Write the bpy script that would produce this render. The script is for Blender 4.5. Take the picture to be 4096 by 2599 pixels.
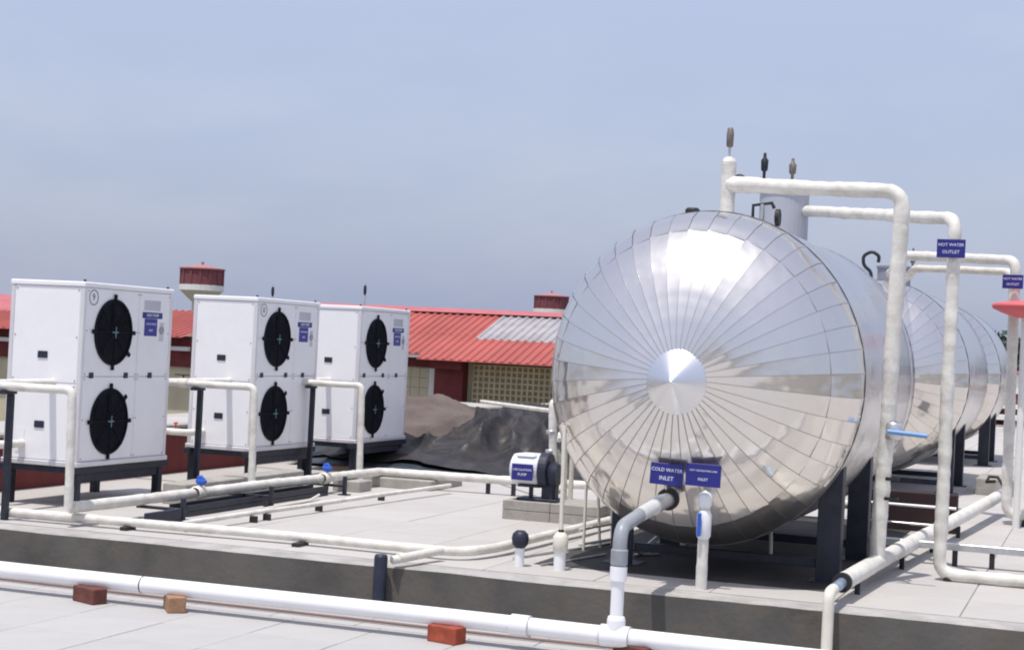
import bpy, math, random
from mathutils import Vector, Matrix, noise
R = math.radians
random.seed(7)
for o in list(bpy.data.objects): bpy.data.objects.remove(o)
scn = bpy.context.scene
COL = scn.collection

# ---------------------------------------------------------------- camera
cd = bpy.data.cameras.new('camera'); cam = bpy.data.objects.new('camera', cd); COL.objects.link(cam)
cd.sensor_width = 36; cd.lens = 58.306; cd.clip_start = .1; cd.clip_end = 6000
rot = Matrix(((0.33688165, -0.02751039, -0.94114501), (-0.94027434, 0.04212411, -0.33780131), (0.04893794, 0.99873357, -0.01167648)))
cam.matrix_world = Matrix.Translation((0, 0, 1.88)) @ rot.to_4x4()
scn.camera = cam
# ---------------------------------------------------------------- sky and sun
SUN = Vector((-.27, .07, .96)).normalized()          # towards the sun
elev = math.asin(SUN.z); az = math.atan2(SUN.x, SUN.y)
w = bpy.data.worlds.new('World'); scn.world = w; w.use_nodes = True
nt = w.node_tree; nt.nodes.clear()
N = nt.nodes.new; L = nt.links.new
out = N('ShaderNodeOutputWorld'); add = N('ShaderNodeAddShader')
b1 = N('ShaderNodeBackground'); b2 = N('ShaderNodeBackground')
sky = N('ShaderNodeTexSky'); sky.sky_type = 'NISHITA'; sky.sun_disc = False
sky.sun_elevation = elev; sky.sun_rotation = az; sky.dust_density = 3.0; sky.air_density = 1.2
b1.inputs[1].default_value = .05
L(sky.outputs[0], b1.inputs[0])
tc = N('ShaderNodeTexCoord'); sep = N('ShaderNodeSeparateXYZ'); L(tc.outputs['Generated'], sep.inputs[0])
ramp = N('ShaderNodeValToRGB'); L(sep.outputs[2], ramp.inputs[0])
cr = ramp.color_ramp
cr.elements[0].position = 0.0; cr.elements[0].color = (.365, .43, .635, 1)
cr.elements[1].position = 1.0; cr.elements[1].color = (.48, .525, .73, 1)
for p, c in ((.09, (.39, .445, .65, 1)), (.20, (.455, .50, .70, 1)), (.5, (.50, .535, .73, 1))):
    e = cr.elements.new(p); e.color = c
mp = N('ShaderNodeMapping'); mp.inputs['Scale'].default_value = (2.2, 2.2, 7); L(tc.outputs['Generated'], mp.inputs[0])
nz = N('ShaderNodeTexNoise'); nz.inputs['Scale'].default_value = 1.3; nz.inputs['Detail'].default_value = 5; nz.inputs['Roughness'].default_value = .55
L(mp.outputs[0], nz.inputs[0])
cr2 = N('ShaderNodeValToRGB'); L(nz.outputs[0], cr2.inputs[0])
cr2.color_ramp.elements[0].position = .42; cr2.color_ramp.elements[0].color = (0, 0, 0, 1)
cr2.color_ramp.elements[1].position = .68; cr2.color_ramp.elements[1].color = (.55, .55, .55, 1)
mx = N('ShaderNodeMixRGB'); L(cr2.outputs[0], mx.inputs[0]); L(ramp.outputs[0], mx.inputs[1]); mx.inputs[2].default_value = (.58, .60, .72, 1)
L(mx.outputs[0], b2.inputs[0]); b2.inputs[1].default_value = .80
L(b1.outputs[0], add.inputs[0]); L(b2.outputs[0], add.inputs[1]); L(add.outputs[0], out.inputs[0])
sd = bpy.data.lights.new('sun', 'SUN'); so = bpy.data.objects.new('sun', sd); COL.objects.link(so)
sd.energy = 3.9; sd.angle = R(.6); sd.color = (1, .955, .88)
so.rotation_euler = SUN.to_track_quat('Z', 'Y').to_euler()
scn.view_settings.view_transform = 'Standard'; scn.view_settings.look = 'None'
scn.view_settings.exposure = 0; scn.view_settings.gamma = 1; scn.view_settings.use_curve_mapping = False
scn.render.engine = 'CYCLES'
scn.cycles.filter_width = 2.0
scn.cycles.max_bounces = 8; scn.cycles.glossy_bounces = 4

# ---------------------------------------------------------------- materials
MATS = {}
def mat(name, col, rough=.6, metal=0, spec=.4, var=.12, scale=3.0, bump=0, bscale=20, rnd=0, dirt=None, dscale=1.5, damt=.5, aniso=0, alpha=1):
    if name in MATS: return MATS[name]
    m = bpy.data.materials.new(name); m.use_nodes = True; t = m.node_tree; n = t.nodes; l = t.links
    p = n['Principled BSDF']; p.inputs['Roughness'].default_value = rough; p.inputs['Metallic'].default_value = metal
    p.inputs['Specular IOR Level'].default_value = spec; p.inputs['Anisotropic'].default_value = aniso
    c = n.new('ShaderNodeTexCoord'); no = n.new('ShaderNodeTexNoise'); no.inputs['Scale'].default_value = scale; no.inputs['Detail'].default_value = 6
    l.new(c.outputs['Object'], no.inputs[0])
    mr = n.new('ShaderNodeMapRange'); mr.inputs[1].default_value = .3; mr.inputs[2].default_value = .7
    mr.inputs[3].default_value = 1 - var; mr.inputs[4].default_value = 1 + var; l.new(no.outputs[0], mr.inputs[0])
    vm = n.new('ShaderNodeVectorMath'); vm.operation = 'SCALE'; vm.inputs[0].default_value = col[:3]
    l.new(mr.outputs[0], vm.inputs['Scale']); cur = vm.outputs[0]
    if dirt:
        n2 = n.new('ShaderNodeTexNoise'); n2.inputs['Scale'].default_value = dscale; n2.inputs['Detail'].default_value = 8; n2.inputs['Roughness'].default_value = .65
        l.new(c.outputs['Object'], n2.inputs[0])
        m2 = n.new('ShaderNodeMapRange'); m2.inputs[1].default_value = .45; m2.inputs[2].default_value = .7; m2.inputs[4].default_value = damt
        l.new(n2.outputs[0], m2.inputs[0])
        mi = n.new('ShaderNodeMixRGB'); l.new(m2.outputs[0], mi.inputs[0]); l.new(cur, mi.inputs[1]); mi.inputs[2].default_value = (*dirt, 1); cur = mi.outputs[0]
    if rnd:
        oi = n.new('ShaderNodeObjectInfo'); m3 = n.new('ShaderNodeMapRange'); m3.inputs[3].default_value = 1 - rnd; m3.inputs[4].default_value = 1 + rnd
        l.new(oi.outputs['Random'], m3.inputs[0]); v3 = n.new('ShaderNodeVectorMath'); v3.operation = 'SCALE'
        l.new(cur, v3.inputs[0]); l.new(m3.outputs[0], v3.inputs['Scale']); cur = v3.outputs[0]
    l.new(cur, p.inputs['Base Color'])
    if bump:
        n4 = n.new('ShaderNodeTexNoise'); n4.inputs['Scale'].default_value = bscale; n4.inputs['Detail'].default_value = 4; l.new(c.outputs['Object'], n4.inputs[0])
        bp = n.new('ShaderNodeBump'); bp.inputs['Strength'].default_value = 1; bp.inputs['Distance'].default_value = bump
        l.new(n4.outputs[0], bp.inputs['Height']); l.new(bp.outputs[0], p.inputs['Normal'])
    MATS[name] = m; return m
M_tile = mat('roof_tile', (.43, .42, .415), .75, var=.07, scale=1.2, rnd=.035, dirt=(.31, .29, .27), dscale=.9, damt=.5, bump=.0015, bscale=40)
M_deck = mat('deck_tile', (.46, .44, .42), .75, var=.08, scale=.9, rnd=.035, dirt=(.34, .31, .285), dscale=.8, damt=.55, bump=.0015, bscale=40)
M_joint = mat('tile_joint', (.40, .385, .37), .9, var=.2, scale=5)
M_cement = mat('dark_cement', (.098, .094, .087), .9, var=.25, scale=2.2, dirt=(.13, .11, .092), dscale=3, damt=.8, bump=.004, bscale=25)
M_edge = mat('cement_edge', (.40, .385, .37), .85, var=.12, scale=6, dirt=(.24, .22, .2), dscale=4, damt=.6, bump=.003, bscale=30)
M_conc = mat('concrete_block', (.36, .34, .31), .9, var=.15, scale=6, dirt=(.22, .21, .19), dscale=5, damt=.5, bump=.003, bscale=30)
M_pvc = mat('white_pvc', (.82, .83, .85), .35, var=.02, spec=.5, dirt=(.68, .67, .64), dscale=2, damt=.35)
M_cream = mat('cream_pvc', (.72, .69, .60), .4, var=.05, dirt=(.5, .46, .38), dscale=5, damt=.4)
M_wrap = mat('insulation_wrap', (.70, .68, .63), .55, var=.10, scale=9, dirt=(.46, .43, .37), dscale=7, damt=.6, bump=.006, bscale=14)
M_hp = mat('white_powder_coat', (.84, .84, .86), .38, var=.015, spec=.5, scale=1.5, dirt=(.72, .70, .68), dscale=2.5, damt=.3)
M_trim = mat('aluminium_trim', (.74, .73, .75), .35, metal=.4, var=.05)
M_tankshade = mat('painted_tank_shade', (.062, .058, .056), .8, var=.3, scale=2, spec=.2, dirt=(.055, .05, .05), dscale=1.5, damt=.6)  # near-black tone for the shadow painted under the tank
M_black = mat('black_grille', (.006, .007, .013), .6, spec=.15, var=.2)
M_steel = mat('dark_blue_steel', (.016, .02, .035), .5, var=.3, scale=8, dirt=(.05, .045, .045), dscale=10, damt=.4)
M_grey = mat('grey_pvc', (.27, .29, .32), .38, var=.12, scale=9, dirt=(.42, .43, .44), dscale=8, damt=.4)
M_galv = mat('galvanised', (.62, .63, .64), .35, metal=.7, var=.12, scale=8, dirt=(.3, .3, .3), dscale=9, damt=.5)
M_dull = mat('dull_brass', (.20,.17,.15), .5, metal=.4, var=.3, scale=30)
M_sign = mat('blue_sign', (.022, .024, .20), .35, var=.06)
M_let = mat('white_lettering', (.75, .76, .85), .5, var=0)
M_num = mat('black_lettering', (.10, .10, .12), .5, var=0)
M_brick = mat('red_brick', (.14, .05, .04), .9, var=.3, scale=14, bump=.004, bscale=40)
M_brick2 = mat('orange_brick', (.32, .185, .11), .9, var=.25, scale=14, bump=.004, bscale=40)
M_blue = mat('blue_handle', (.03, .12, .55), .4, var=.1)
M_red = mat('red_handle', (.6, .05, .04), .4, var=.1)
M_maroon = mat('maroon_paint', (.145, .022, .022), .7, var=.15, scale=4, dirt=(.2, .06, .05), dscale=3, damt=.4)
M_roof = mat('red_roof_sheet', (.38, .09, .075), .6, var=.12, scale=.8, rnd=.10, dirt=(.36, .12, .11), dscale=.7, damt=.5)
M_cap = mat('ridge_cap', (.45, .13, .14), .5, var=.1)
M_sheet = mat('skylight_sheet', (.37, .35, .36), .4, var=.15, scale=2, dirt=(.24, .22, .23), dscale=1.5, damt=.6)
M_wall = mat('beige_wall', (.56, .50, .35), .9, var=.12, scale=1, dirt=(.42, .37, .25), dscale=1.2, damt=.5)
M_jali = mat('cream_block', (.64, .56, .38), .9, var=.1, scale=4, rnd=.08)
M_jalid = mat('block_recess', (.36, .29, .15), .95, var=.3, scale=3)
M_white = mat('white_paint', (.74, .73, .70), .7, var=.06)
M_maroon2 = mat('tower_maroon', (.19, .06, .07), .8, var=.12, scale=.6)
M_troof = mat('tower_roof', (.40, .17, .18), .7, var=.1)
M_tcream = mat('tower_cream', (.55, .52, .45), .8, var=.1)
M_tarp = mat('black_tarpaulin', (.017, .015, .015), .50, var=.4, scale=2.5, spec=.5, dirt=(.080, .064, .056), dscale=2.2, damt=.6, bump=.02, bscale=6)
M_soil = mat('sacking', (.115, .09, .08), .95, var=.3, scale=2.5, dirt=(.16, .14, .135), dscale=2, damt=.7, bump=.015, bscale=8)
M_bluet = mat('blue_grey_sheet', (.035, .045, .06), .45, var=.35, scale=4, dirt=(.10, .11, .13), dscale=3, damt=.6)
M_leaf = mat('foliage', (.035, .065, .035), .7, var=.5, scale=1.5, rnd=.2)
M_bark = mat('bark', (.10, .07, .05), .9, var=.3)
M_earth = mat('city_ground', (.17, .16, .13), .95, var=.4, scale=.03, dirt=(.07, .10, .05), dscale=.02, damt=.8)
M_pale = mat('pale_grey_box', (.42, .44, .50), .5, var=.06, dirt=(.33, .34, .40), dscale=3, damt=.5)
M_rubber = mat('black_rubber', (.02, .02, .022), .6, var=.2)
M_base = mat('navy_base', (.02, .024, .045), .5, var=.3, scale=8)
M_motor = mat('motor_cover', (.70, .73, .80), .4, var=.04)
M_redcan = mat('red_canopy', (.62, .12, .13), .6, var=.1)

# polished cladding: slightly dented mirror-like metal
def cladding(name, col, rough, bd):
    m = mat(name, col, rough, metal=1.0, var=.04, scale=1.3); t = m.node_tree; n = t.nodes; l = t.links; p = n['Principled BSDF']
    c = n.new('ShaderNodeTexCoord'); a = n.new('ShaderNodeTexNoise'); a.inputs['Scale'].default_value = 1.6; a.inputs['Detail'].default_value = 3
    l.new(c.outputs['Object'], a.inputs[0])
    bp = n.new('ShaderNodeBump'); bp.inputs['Distance'].default_value = bd; l.new(a.outputs[0], bp.inputs['Height']); l.new(bp.outputs[0], p.inputs['Normal'])
    b = n.new('ShaderNodeTexNoise'); b.inputs['Scale'].default_value = 2.4; b.inputs['Detail'].default_value = 6; l.new(c.outputs['Object'], b.inputs[0])
    mr = n.new('ShaderNodeMapRange'); mr.inputs[1].default_value = .3; mr.inputs[2].default_value = .75; mr.inputs[3].default_value = rough * .85; mr.inputs[4].default_value = rough * 1.3
    l.new(b.outputs[0], mr.inputs[0]); l.new(mr.outputs[0], p.inputs['Roughness'])
    p2 = n.new('ShaderNodeBsdfPrincipled'); p2.inputs['Metallic'].default_value = 1; p2.inputs['Base Color'].default_value = (*col, 1); p2.inputs['Roughness'].default_value = .40
    l.new(bp.outputs[0], p2.inputs['Normal']); mxs = n.new('ShaderNodeMixShader'); mxs.inputs[0].default_value = .36
    l.new(p.outputs[0], mxs.inputs[1]); l.new(p2.outputs[0], mxs.inputs[2]); l.new(mxs.outputs[0], n['Material Output'].inputs[0])
    return m
M_clad = cladding('stainless_cladding', (.81, .775, .735), .11, .035)
M_clad2 = cladding('stainless_band', (.68, .67, .68), .20, .03)
M_cone = cladding('stainless_cone', (.82, .82, .84), .30, .0)
M_dseam = mat('rim_line', (.12, .12, .13), .5, metal=.5, var=.1)
M_seam = mat('seam_line', (.42, .41, .41), .36, metal=.85, var=.1)

# ---------------------------------------------------------------- mesh helpers
class MB:
    def __init__(s): s.v = []; s.f = []; s.sm = []; s.mi = []; s.k = 0
    def _add(s, vs, fs, smooth=False):
        b = len(s.v); s.v += [tuple(v) for v in vs]
        for f in fs: s.f.append([b + i for i in f]); s.sm.append(smooth); s.mi.append(s.k)
        return s
    def box(s, a, b, rz=0, c=None, bev=0):
        x0, y0, z0 = [min(p, q) for p, q in zip(a, b)]; x1, y1, z1 = [max(p, q) for p, q in zip(a, b)]
        if bev:
            e = min(bev, (x1-x0)/2.01, (y1-y0)/2.01, (z1-z0)/2.01); vs = []
            for sx in (0, 1):
                for sy in (0, 1):
                    for sz in (0, 1):
                        X, Y, Zz = (x0, x1)[sx], (y0, y1)[sy], (z0, z1)[sz]; dx, dy, dz = (e, -e)[sx], (e, -e)[sy], (e, -e)[sz]
                        vs += [(X, Y+dy, Zz+dz), (X+dx, Y, Zz+dz), (X+dx, Y+dy, Zz)]
            import bmesh
            bm = bmesh.new(); vv = [bm.verts.new(q) for q in vs]; r = bmesh.ops.convex_hull(bm, input=vv); bm.normal_update()
            bmesh.ops.dissolve_limit(bm, angle_limit=.01, verts=bm.verts, edges=bm.edges)
            bm.verts.index_update(); vs = [tuple(q.co) for q in bm.verts]; fs = [[q.index for q in f.verts] for f in bm.faces]; bm.free()
        else:
            vs = [(x0,y0,z0),(x1,y0,z0),(x1,y1,z0),(x0,y1,z0),(x0,y0,z1),(x1,y0,z1),(x1,y1,z1),(x0,y1,z1)]
            fs = [(0,3,2,1),(4,5,6,7),(0,1,5,4),(1,2,6,5),(2,3,7,6),(3,0,4,7)]
        if rz:
            c = c or ((x0+x1)/2, (y0+y1)/2); cs, sn = math.cos(rz), math.sin(rz)
            vs = [(c[0]+(x-c[0])*cs-(y-c[1])*sn, c[1]+(x-c[0])*sn+(y-c[1])*cs, z) for x, y, z in vs]
        return s._add(vs, fs)
    def tube(s, pts, r, n=16, caps=True, smooth=True):
        pts = [Vector(p) for p in pts]; rs = r if isinstance(r, (list, tuple)) else [r]*len(pts)
        T = []
        for i in range(len(pts)):
            a = pts[i]-pts[i-1] if i else pts[1]-pts[0]; b = pts[i+1]-pts[i] if i < len(pts)-1 else a
            T.append((a.normalized()+b.normalized()).normalized())
        u = T[0].orthogonal().normalized(); vs = []
        for i, p in enumerate(pts):
            u = (u - T[i]*u.dot(T[i])).normalized(); w2 = T[i].cross(u)
            for k in range(n):
                a = 2*math.pi*k/n; vs.append(p + (u*math.cos(a)+w2*math.sin(a))*rs[i])
        fs = [(i*n+k, i*n+(k+1)%n, (i+1)*n+(k+1)%n, (i+1)*n+k) for i in range(len(pts)-1) for k in range(n)]
        s._add(vs, fs, smooth)
        if caps:
            s._add(vs[:n], [tuple(reversed(range(n)))]); s._add(vs[-n:], [tuple(range(n))])
        return s
    def pipe(s, pts, r, bend=.12, n=16, rough=0):
        """polyline with rounded corners; rough adds the unevenness of hand-wrapped insulation"""
        P = [Vector(p) for p in pts]; o = [P[0]]
        for i in range(1, len(P)-1):
            a = (P[i-1]-P[i]); b = (P[i+1]-P[i]); d = min(bend, a.length*.45, b.length*.45); a.normalize(); b.normalize()
            p0 = P[i]+a*d; p1 = P[i]+b*d
            for k in range(7):
                t = k/6; o.append(p0*(1-t)**2 + P[i]*2*t*(1-t) + p1*t*t)
        o.append(P[-1])
        if rough:
            q = [o[0]]
            for i in range(1, len(o)):
                m = max(1, int((o[i]-o[i-1]).length/.03))
                for k in range(1, m+1): q.append(o[i-1].lerp(o[i], k/m))
            rs = [r*(1+rough*.8*noise.noise(p*8)+rough*.9*noise.noise(p*31)+(rough*.8 if int(j*.19+3*noise.noise(p*2)) % 4 == 0 else 0)) for j, p in enumerate(q)]
            q = [p+Vector((noise.noise(p*1.3+Vector((5,0,0))), noise.noise(p*1.3), noise.noise(p*1.3+Vector((0,7,0)))))*rough*.10 for p in q]
            return s.tube(q, rs, n)
        return s.tube(o, r, n)
    def lathe(s, prof, c=(0,0,0), axis='z', n=24, smooth=True):
        vs = []
        for (r_, h) in prof:
            for k in range(n):
                a = 2*math.pi*k/n; x, y = r_*math.cos(a), r_*math.sin(a)
                vs.append({'z': (c[0]+x, c[1]+y, c[2]+h), 'x': (c[0]+h, c[1]+x, c[2]+y), 'y': (c[0]+y, c[1]+h, c[2]+x)}[axis])
        fs = [(i*n+k, i*n+(k+1)%n, (i+1)*n+(k+1)%n, (i+1)*n+k) for i in range(len(prof)-1) for k in range(n)]
        return s._add(vs, fs, smooth)
    def tri(s, vs, f, smooth=False): return s._add(vs, f, smooth)
    def build(s, name, m, parent=None):
        me = bpy.data.meshes.new(name); me.from_pydata(s.v, [], s.f)
        me.polygons.foreach_set('use_smooth', s.sm)
        for q in (m if isinstance(m, (list, tuple)) else [m]): me.materials.append(q)
        if any(s.mi): me.polygons.foreach_set('material_index', s.mi)
        me.update(); o = bpy.data.objects.new(name, me); COL.objects.link(o)
        if parent: o.parent = parent
        return o
def tag(o, label=None, cat=None, group=None, kind=None):
    for k, v in (('label', label), ('category', cat), ('group', group), ('kind', kind)):
        if v: o[k] = v
    return o
def empty(name, loc=(0,0,0), label=None, cat=None, group=None, kind=None, rz=0):
    o = bpy.data.objects.new(name, None); COL.objects.link(o); o.location = loc; o.rotation_euler.z = rz
    return tag(o, label, cat, group, kind)
def inst(o, parent, loc=None, rot=None, name=None):
    c = o.copy(); COL.objects.link(c); c.parent = parent
    if loc is not None: c.location = loc
    if rot is not None: c.rotation_euler = rot
    return c
def copy_tree(o, parent=None):
    c = o.copy(); COL.objects.link(c); c.parent = parent
    for ch in list(o.children): copy_tree(ch, c)
    return c
def text(name, body, size, m, parent, loc, face='-x', ext=.001, sx=1, align='CENTER'):
    cu = bpy.data.curves.new(name, 'FONT'); cu.body = body; cu.size = size; cu.extrude = ext; cu.align_x = align; cu.align_y = 'CENTER'; cu.space_line = .95; cu.resolution_u = 2
    t = bpy.data.objects.new(name, cu); COL.objects.link(t)
    dg = bpy.context.evaluated_depsgraph_get(); me = bpy.data.meshes.new_from_object(t.evaluated_get(dg)); bpy.data.objects.remove(t)
    me.materials.clear(); me.materials.append(m)
    if face == '-x': A = Matrix(((0, 0, -1), (-sx, 0, 0), (0, 1, 0)))
    else: A = Matrix(((sx, 0, 0), (0, 0, -1), (0, 1, 0)))      # facing -y, reads along +x
    me.transform(A.to_4x4()); o = bpy.data.objects.new(name, me); COL.objects.link(o); o.parent = parent; o.location = loc
    return o

# ================================================================ SETTING
g = MB().tri([(-2500,-2500,-9),(2500,-2500,-9),(2500,2500,-9),(-2500,2500,-9)], [(0,1,2,3)]).build('ground', M_earth); tag(g, kind='structure')
# lower roof floor in front (z = 0)
fl = MB().box((-14, -14, -.5), (10.52, 26, -.004)).build('roof_floor', M_joint); tag(fl, kind='structure')
tp = None; ts = .62
tl = MB().box((0, 0, -.003), (ts-.007, ts-.007, .006), bev=.003).build('tile', M_tile, fl)
used = False
for i in range(-1, 4):
    for j in range(1, 15):
        x = 9.86 - ts*(i+1) if i >= 0 else 9.86; y = j*ts
        if i < 0: continue
        if not used: t = tl; used = True
        else: t = inst(tl, fl)
        t.location = (x, y, random.uniform(-.001, .001))
# last narrow course along the beam, darker gap between the courses
for j in range(1, 15):
    if j == 1: nb = MB().box((0, 0, -.003), (.60, ts-.007, .004), bev=.003).build('tile', M_tile, fl); nb.location = (9.885, ts*j+.2, 0)
    else: inst(nb, fl, (9.885, ts*j+.2, 0))
far = MB(); 
for i in range(-38, 13):
    for j in range(-20, 40):
        x = i*ts; y = j*ts
        if (i > 11 and 0 < j < 15): continue
        if x+ts > 7.37 and 0 < j < 15: continue
        far.box((x, y, -.003), (x+ts-.008, y+ts-.008, .005))
fo = far.build('tile_field', M_tile, fl); tag(fo, kind='stuff')
# raised roof deck (z = .31)
ZD = .31
dk = MB().box((10.60, -14, -9), (47.5, 8.0, ZD-.004)).box((10.60, 8.0, -9), (40.5, 16, ZD-.004)).build('raised_roof_deck', M_joint); tag(dk, kind='structure')
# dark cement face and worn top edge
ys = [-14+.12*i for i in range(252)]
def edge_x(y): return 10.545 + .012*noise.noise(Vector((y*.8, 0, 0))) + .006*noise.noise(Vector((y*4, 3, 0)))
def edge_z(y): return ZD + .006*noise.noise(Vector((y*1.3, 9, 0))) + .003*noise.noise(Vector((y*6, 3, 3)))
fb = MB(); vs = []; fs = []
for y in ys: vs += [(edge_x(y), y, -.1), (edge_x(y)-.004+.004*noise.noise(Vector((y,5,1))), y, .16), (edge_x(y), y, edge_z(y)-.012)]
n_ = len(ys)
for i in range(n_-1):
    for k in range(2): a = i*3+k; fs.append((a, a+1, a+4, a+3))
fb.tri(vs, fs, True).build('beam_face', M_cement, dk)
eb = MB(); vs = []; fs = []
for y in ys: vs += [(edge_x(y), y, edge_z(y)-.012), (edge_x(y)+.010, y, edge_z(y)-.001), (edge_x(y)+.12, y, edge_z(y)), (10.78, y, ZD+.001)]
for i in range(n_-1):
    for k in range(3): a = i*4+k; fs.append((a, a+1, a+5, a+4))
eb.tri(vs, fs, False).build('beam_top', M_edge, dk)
td = .80
dt = MB().box((0, 0, -.003), (td-.007, td-.007, .005), bev=.003).build('tile', M_deck, dk)
first = True
for i in range(16):
    for j in range(-2, 15):
        x = 10.79+td*i; y = j*td
        if first: t = dt; first = False
        else: t = inst(dt, dk)
        t.location = (x, y, ZD+random.uniform(-.001, .0015))
far = MB()
for i in range(0, 46):
    for j in range(-17, 20):
        x = 10.79+td*i; y = j*td
        if i < 16 and -2 <= j < 15: continue
        if x > 39.6 and y > 7: continue
        if x > 46.6: continue
        far.box((x, y, ZD-.003), (x+td-.008, y+td-.008, ZD+.004))
fo = far.build('tile_field', M_deck, dk); tag(fo, kind='stuff')

# thin near-black slab added on the deck to paint in the big tank's shadow
t = MB().box((11.30, 1.66, ZD+.0065), (16.6, 3.80, ZD+.0095)).build('tank_shade_patch', M_tankshade); tag(t, 'dark patch of painted shade on the floor under the large tank', 'sheet')
# low maroon wall behind the heat pumps
t = MB().box((9.0, 9.42, ZD), (30, 9.57, .80), bev=.01).build('low_wall', M_maroon); tag(t, 'long low maroon wall running behind the three white heat pumps', 'wall')
cp = MB().box((8.98, 9.40, .803), (30.02, 9.59, .84), bev=.008).build('coping', M_conc, t)
# parapets on the photographer's side of the roof (seen only in the polished metal)
t = MB().box((-14, -14, -.002), (-13.8, 26, 1.0)).build('parapet_wall', M_wall); tag(t, 'beige parapet wall closing the roof behind the photographer', 'wall')
MB().box((-14.05, -14, 1.003), (-13.75, 26, 1.08)).build('coping', M_maroon, t)
t = MB().box((-13.79, -14.2, -.002), (47, -14, 1.0)).build('parapet_wall', M_wall); tag(t, 'beige parapet wall along the far right edge of the roof', 'wall')
MB().box((-13.74, -14.25, 1.003), (47, -13.95, 1.08)).build('coping', M_maroon, t)

# banded low walls at the far end on the right
t = MB().box((47.0, -9, -9), (50, 7.8, 1.21)).build('far_wall_block', M_maroon); tag(t, 'banded maroon and cream low building at far right end of the roof', 'building')
MB().box((46.95, -9, 1.212), (50.05, 7.8, 1.72)).build('cream_band', M_white, t)
MB().box((46.85, -9.1, 1.723), (50.1, 7.9, 1.83)).build('coping', M_troof, t)
MB().box((46.7, -9, .80), (46.99, 7.8, .92)).build('ledge', M_white, t)
MB().box((46.5, -9, .50), (46.99, 7.8, .64)).build('ledge', M_white, t)
MB().box((46.3, -9, .315), (46.98, 7.8, .36)).build('ledge', M_conc, t)

# ---------------------------------------------------------------- long red-roofed building behind
ED = 44
def roof_sheet(x0, z0, x1, z1, wdt, name, m, parent, ribs=4, h=.045):
    mb = MB(); vs = []; p = wdt/ribs; prof = []
    for k in range(ribs):
        b = k*p; prof += [(b, 0), (b+p*.50, 0), (b+p*.62, h), (b+p*.88, h)]
    prof.append((wdt, 0))
    for (yy, hh) in prof: vs += [(x0, yy, z0+hh), (x1, yy, z1+hh)]
    n = len(prof); mb.tri(vs, [(2*i, 2*i+2, 2*i+3, 2*i+1) for i in range(n-1)])
    mb.tri([(x0, a[0], z0+a[1]) for a in prof]+[(x0, a[0], z0-.02) for a in prof], [(i, n+i, n+i+1, i+1) for i in range(n-1)])
    return mb.build(name, m, parent)
bd = empty('red_roofed_building', (42.6, 20, -9), 'long beige building with corrugated red roof and grey skylight sheets behind the tank', 'building')
def bp(o): o.parent = bd; o.matrix_parent_inverse = Matrix.Translation((-42.6, -20, 9)); return o
bp(MB().box((42.6, 9, -9), (49, 24, 1.32)).build('wall', M_wall))
bp(MB().box((42.52, 17.65, 1.13), (42.598, 24, 1.45)).build('maroon_band', M_maroon))
bp(MB().box((42.02, 17.3, 1.40), (42.14, 24, 1.50)).build('gutter', M_white))
bp(MB().box((42.50, 17.36, -9), (42.70, 17.62, 1.40)).build('white_column', M_white))
bp(MB().box((42.2, 16.5, -9), (42.8, 17.34, 1.38)).build('maroon_column', M_maroon))
bp(MB().box((41.9, 16.45, 1.12), (42.25, 17.38, 1.34)).build('beam_end', M_maroon))
# ridge x=46 z=2.79 ; eave x=41.6 z=1.37
sl = (2.79-1.37)/(46-41.6)
zz = lambda x: 1.37+sl*(x-41.6)
up = lowr = lowl = sky_s = None
for k in range(16):
    y = 9+k*.96
    x_eave = 41.6 if y < 17.1 else 42.0
    lit = y < 16.6 and y > 9
    if lit:
        if sky_s is None: sky_s = roof_sheet(43.45, zz(43.45), 45.85, zz(45.85), .96, 'skylight_sheet', M_sheet, None); o = sky_s
        else: o = sky_s.copy(); COL.objects.link(o)
    else:
        if up is None: up = roof_sheet(43.75, zz(43.75), 45.85, zz(45.85), .96, 'roof_sheet', M_roof, None); o = up
        else: o = up.copy(); COL.objects.link(o)
    o.location = (0, y, .01); bp(o)
    if x_eave == 41.6:
        if lowr is None: lowr = roof_sheet(41.6, zz(41.6), 43.85, zz(43.85), .96, 'roof_sheet', M_roof, None); o = lowr
        else: o = lowr.copy(); COL.objects.link(o)
    else:
        if lowl is None: lowl = roof_sheet(42.0, zz(42.0), 43.85, zz(43.85), .96, 'roof_sheet', M_roof, None); o = lowl
        else: o = lowl.copy(); COL.objects.link(o)
    o.location = (0, y, 0); bp(o)
bp(MB().tri([(45.55, 8.9, zz(45.55)+.09), (46.0, 8.9, 2.87), (46.45, 8.9, 2.8), (45.55, 24.4, zz(45.55)+.09), (46.0, 24.4, 2.87), (46.45, 24.4, 2.8)], [(0,3,4,1), (1,4,5,2), (0,1,2), (3,5,4)]).build('ridge_cap', M_cap))
bp(MB().tri([(46.0, 8.9, 2.8), (50.4, 8.9, 1.37), (50.4, 24.4, 1.37), (46, 24.4, 2.8)], [(0,1,2,3)]).build('rear_slope', M_roof))
bp(MB().tri([(42.6, 24, 1.3), (46, 24, 2.78), (49.4, 24, 1.3)], [(0,1,2)]).build('gable', M_wall))
# pierced cream block wall under the right part of the roof
jb = MB(); s_ = .155
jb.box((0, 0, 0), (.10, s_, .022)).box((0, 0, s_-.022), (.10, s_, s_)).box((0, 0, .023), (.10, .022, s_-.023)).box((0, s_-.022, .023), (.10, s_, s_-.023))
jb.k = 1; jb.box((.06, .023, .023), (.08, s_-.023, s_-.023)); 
first = True
for j in range(17):
    for k in range(11):
        y = 16.32-(j+1)*.160; z = 1.13-k*.160
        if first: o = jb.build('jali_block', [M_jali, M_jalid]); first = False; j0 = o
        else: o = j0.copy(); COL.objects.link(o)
        o.location = (42.48, y, z); bp(o)
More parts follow.
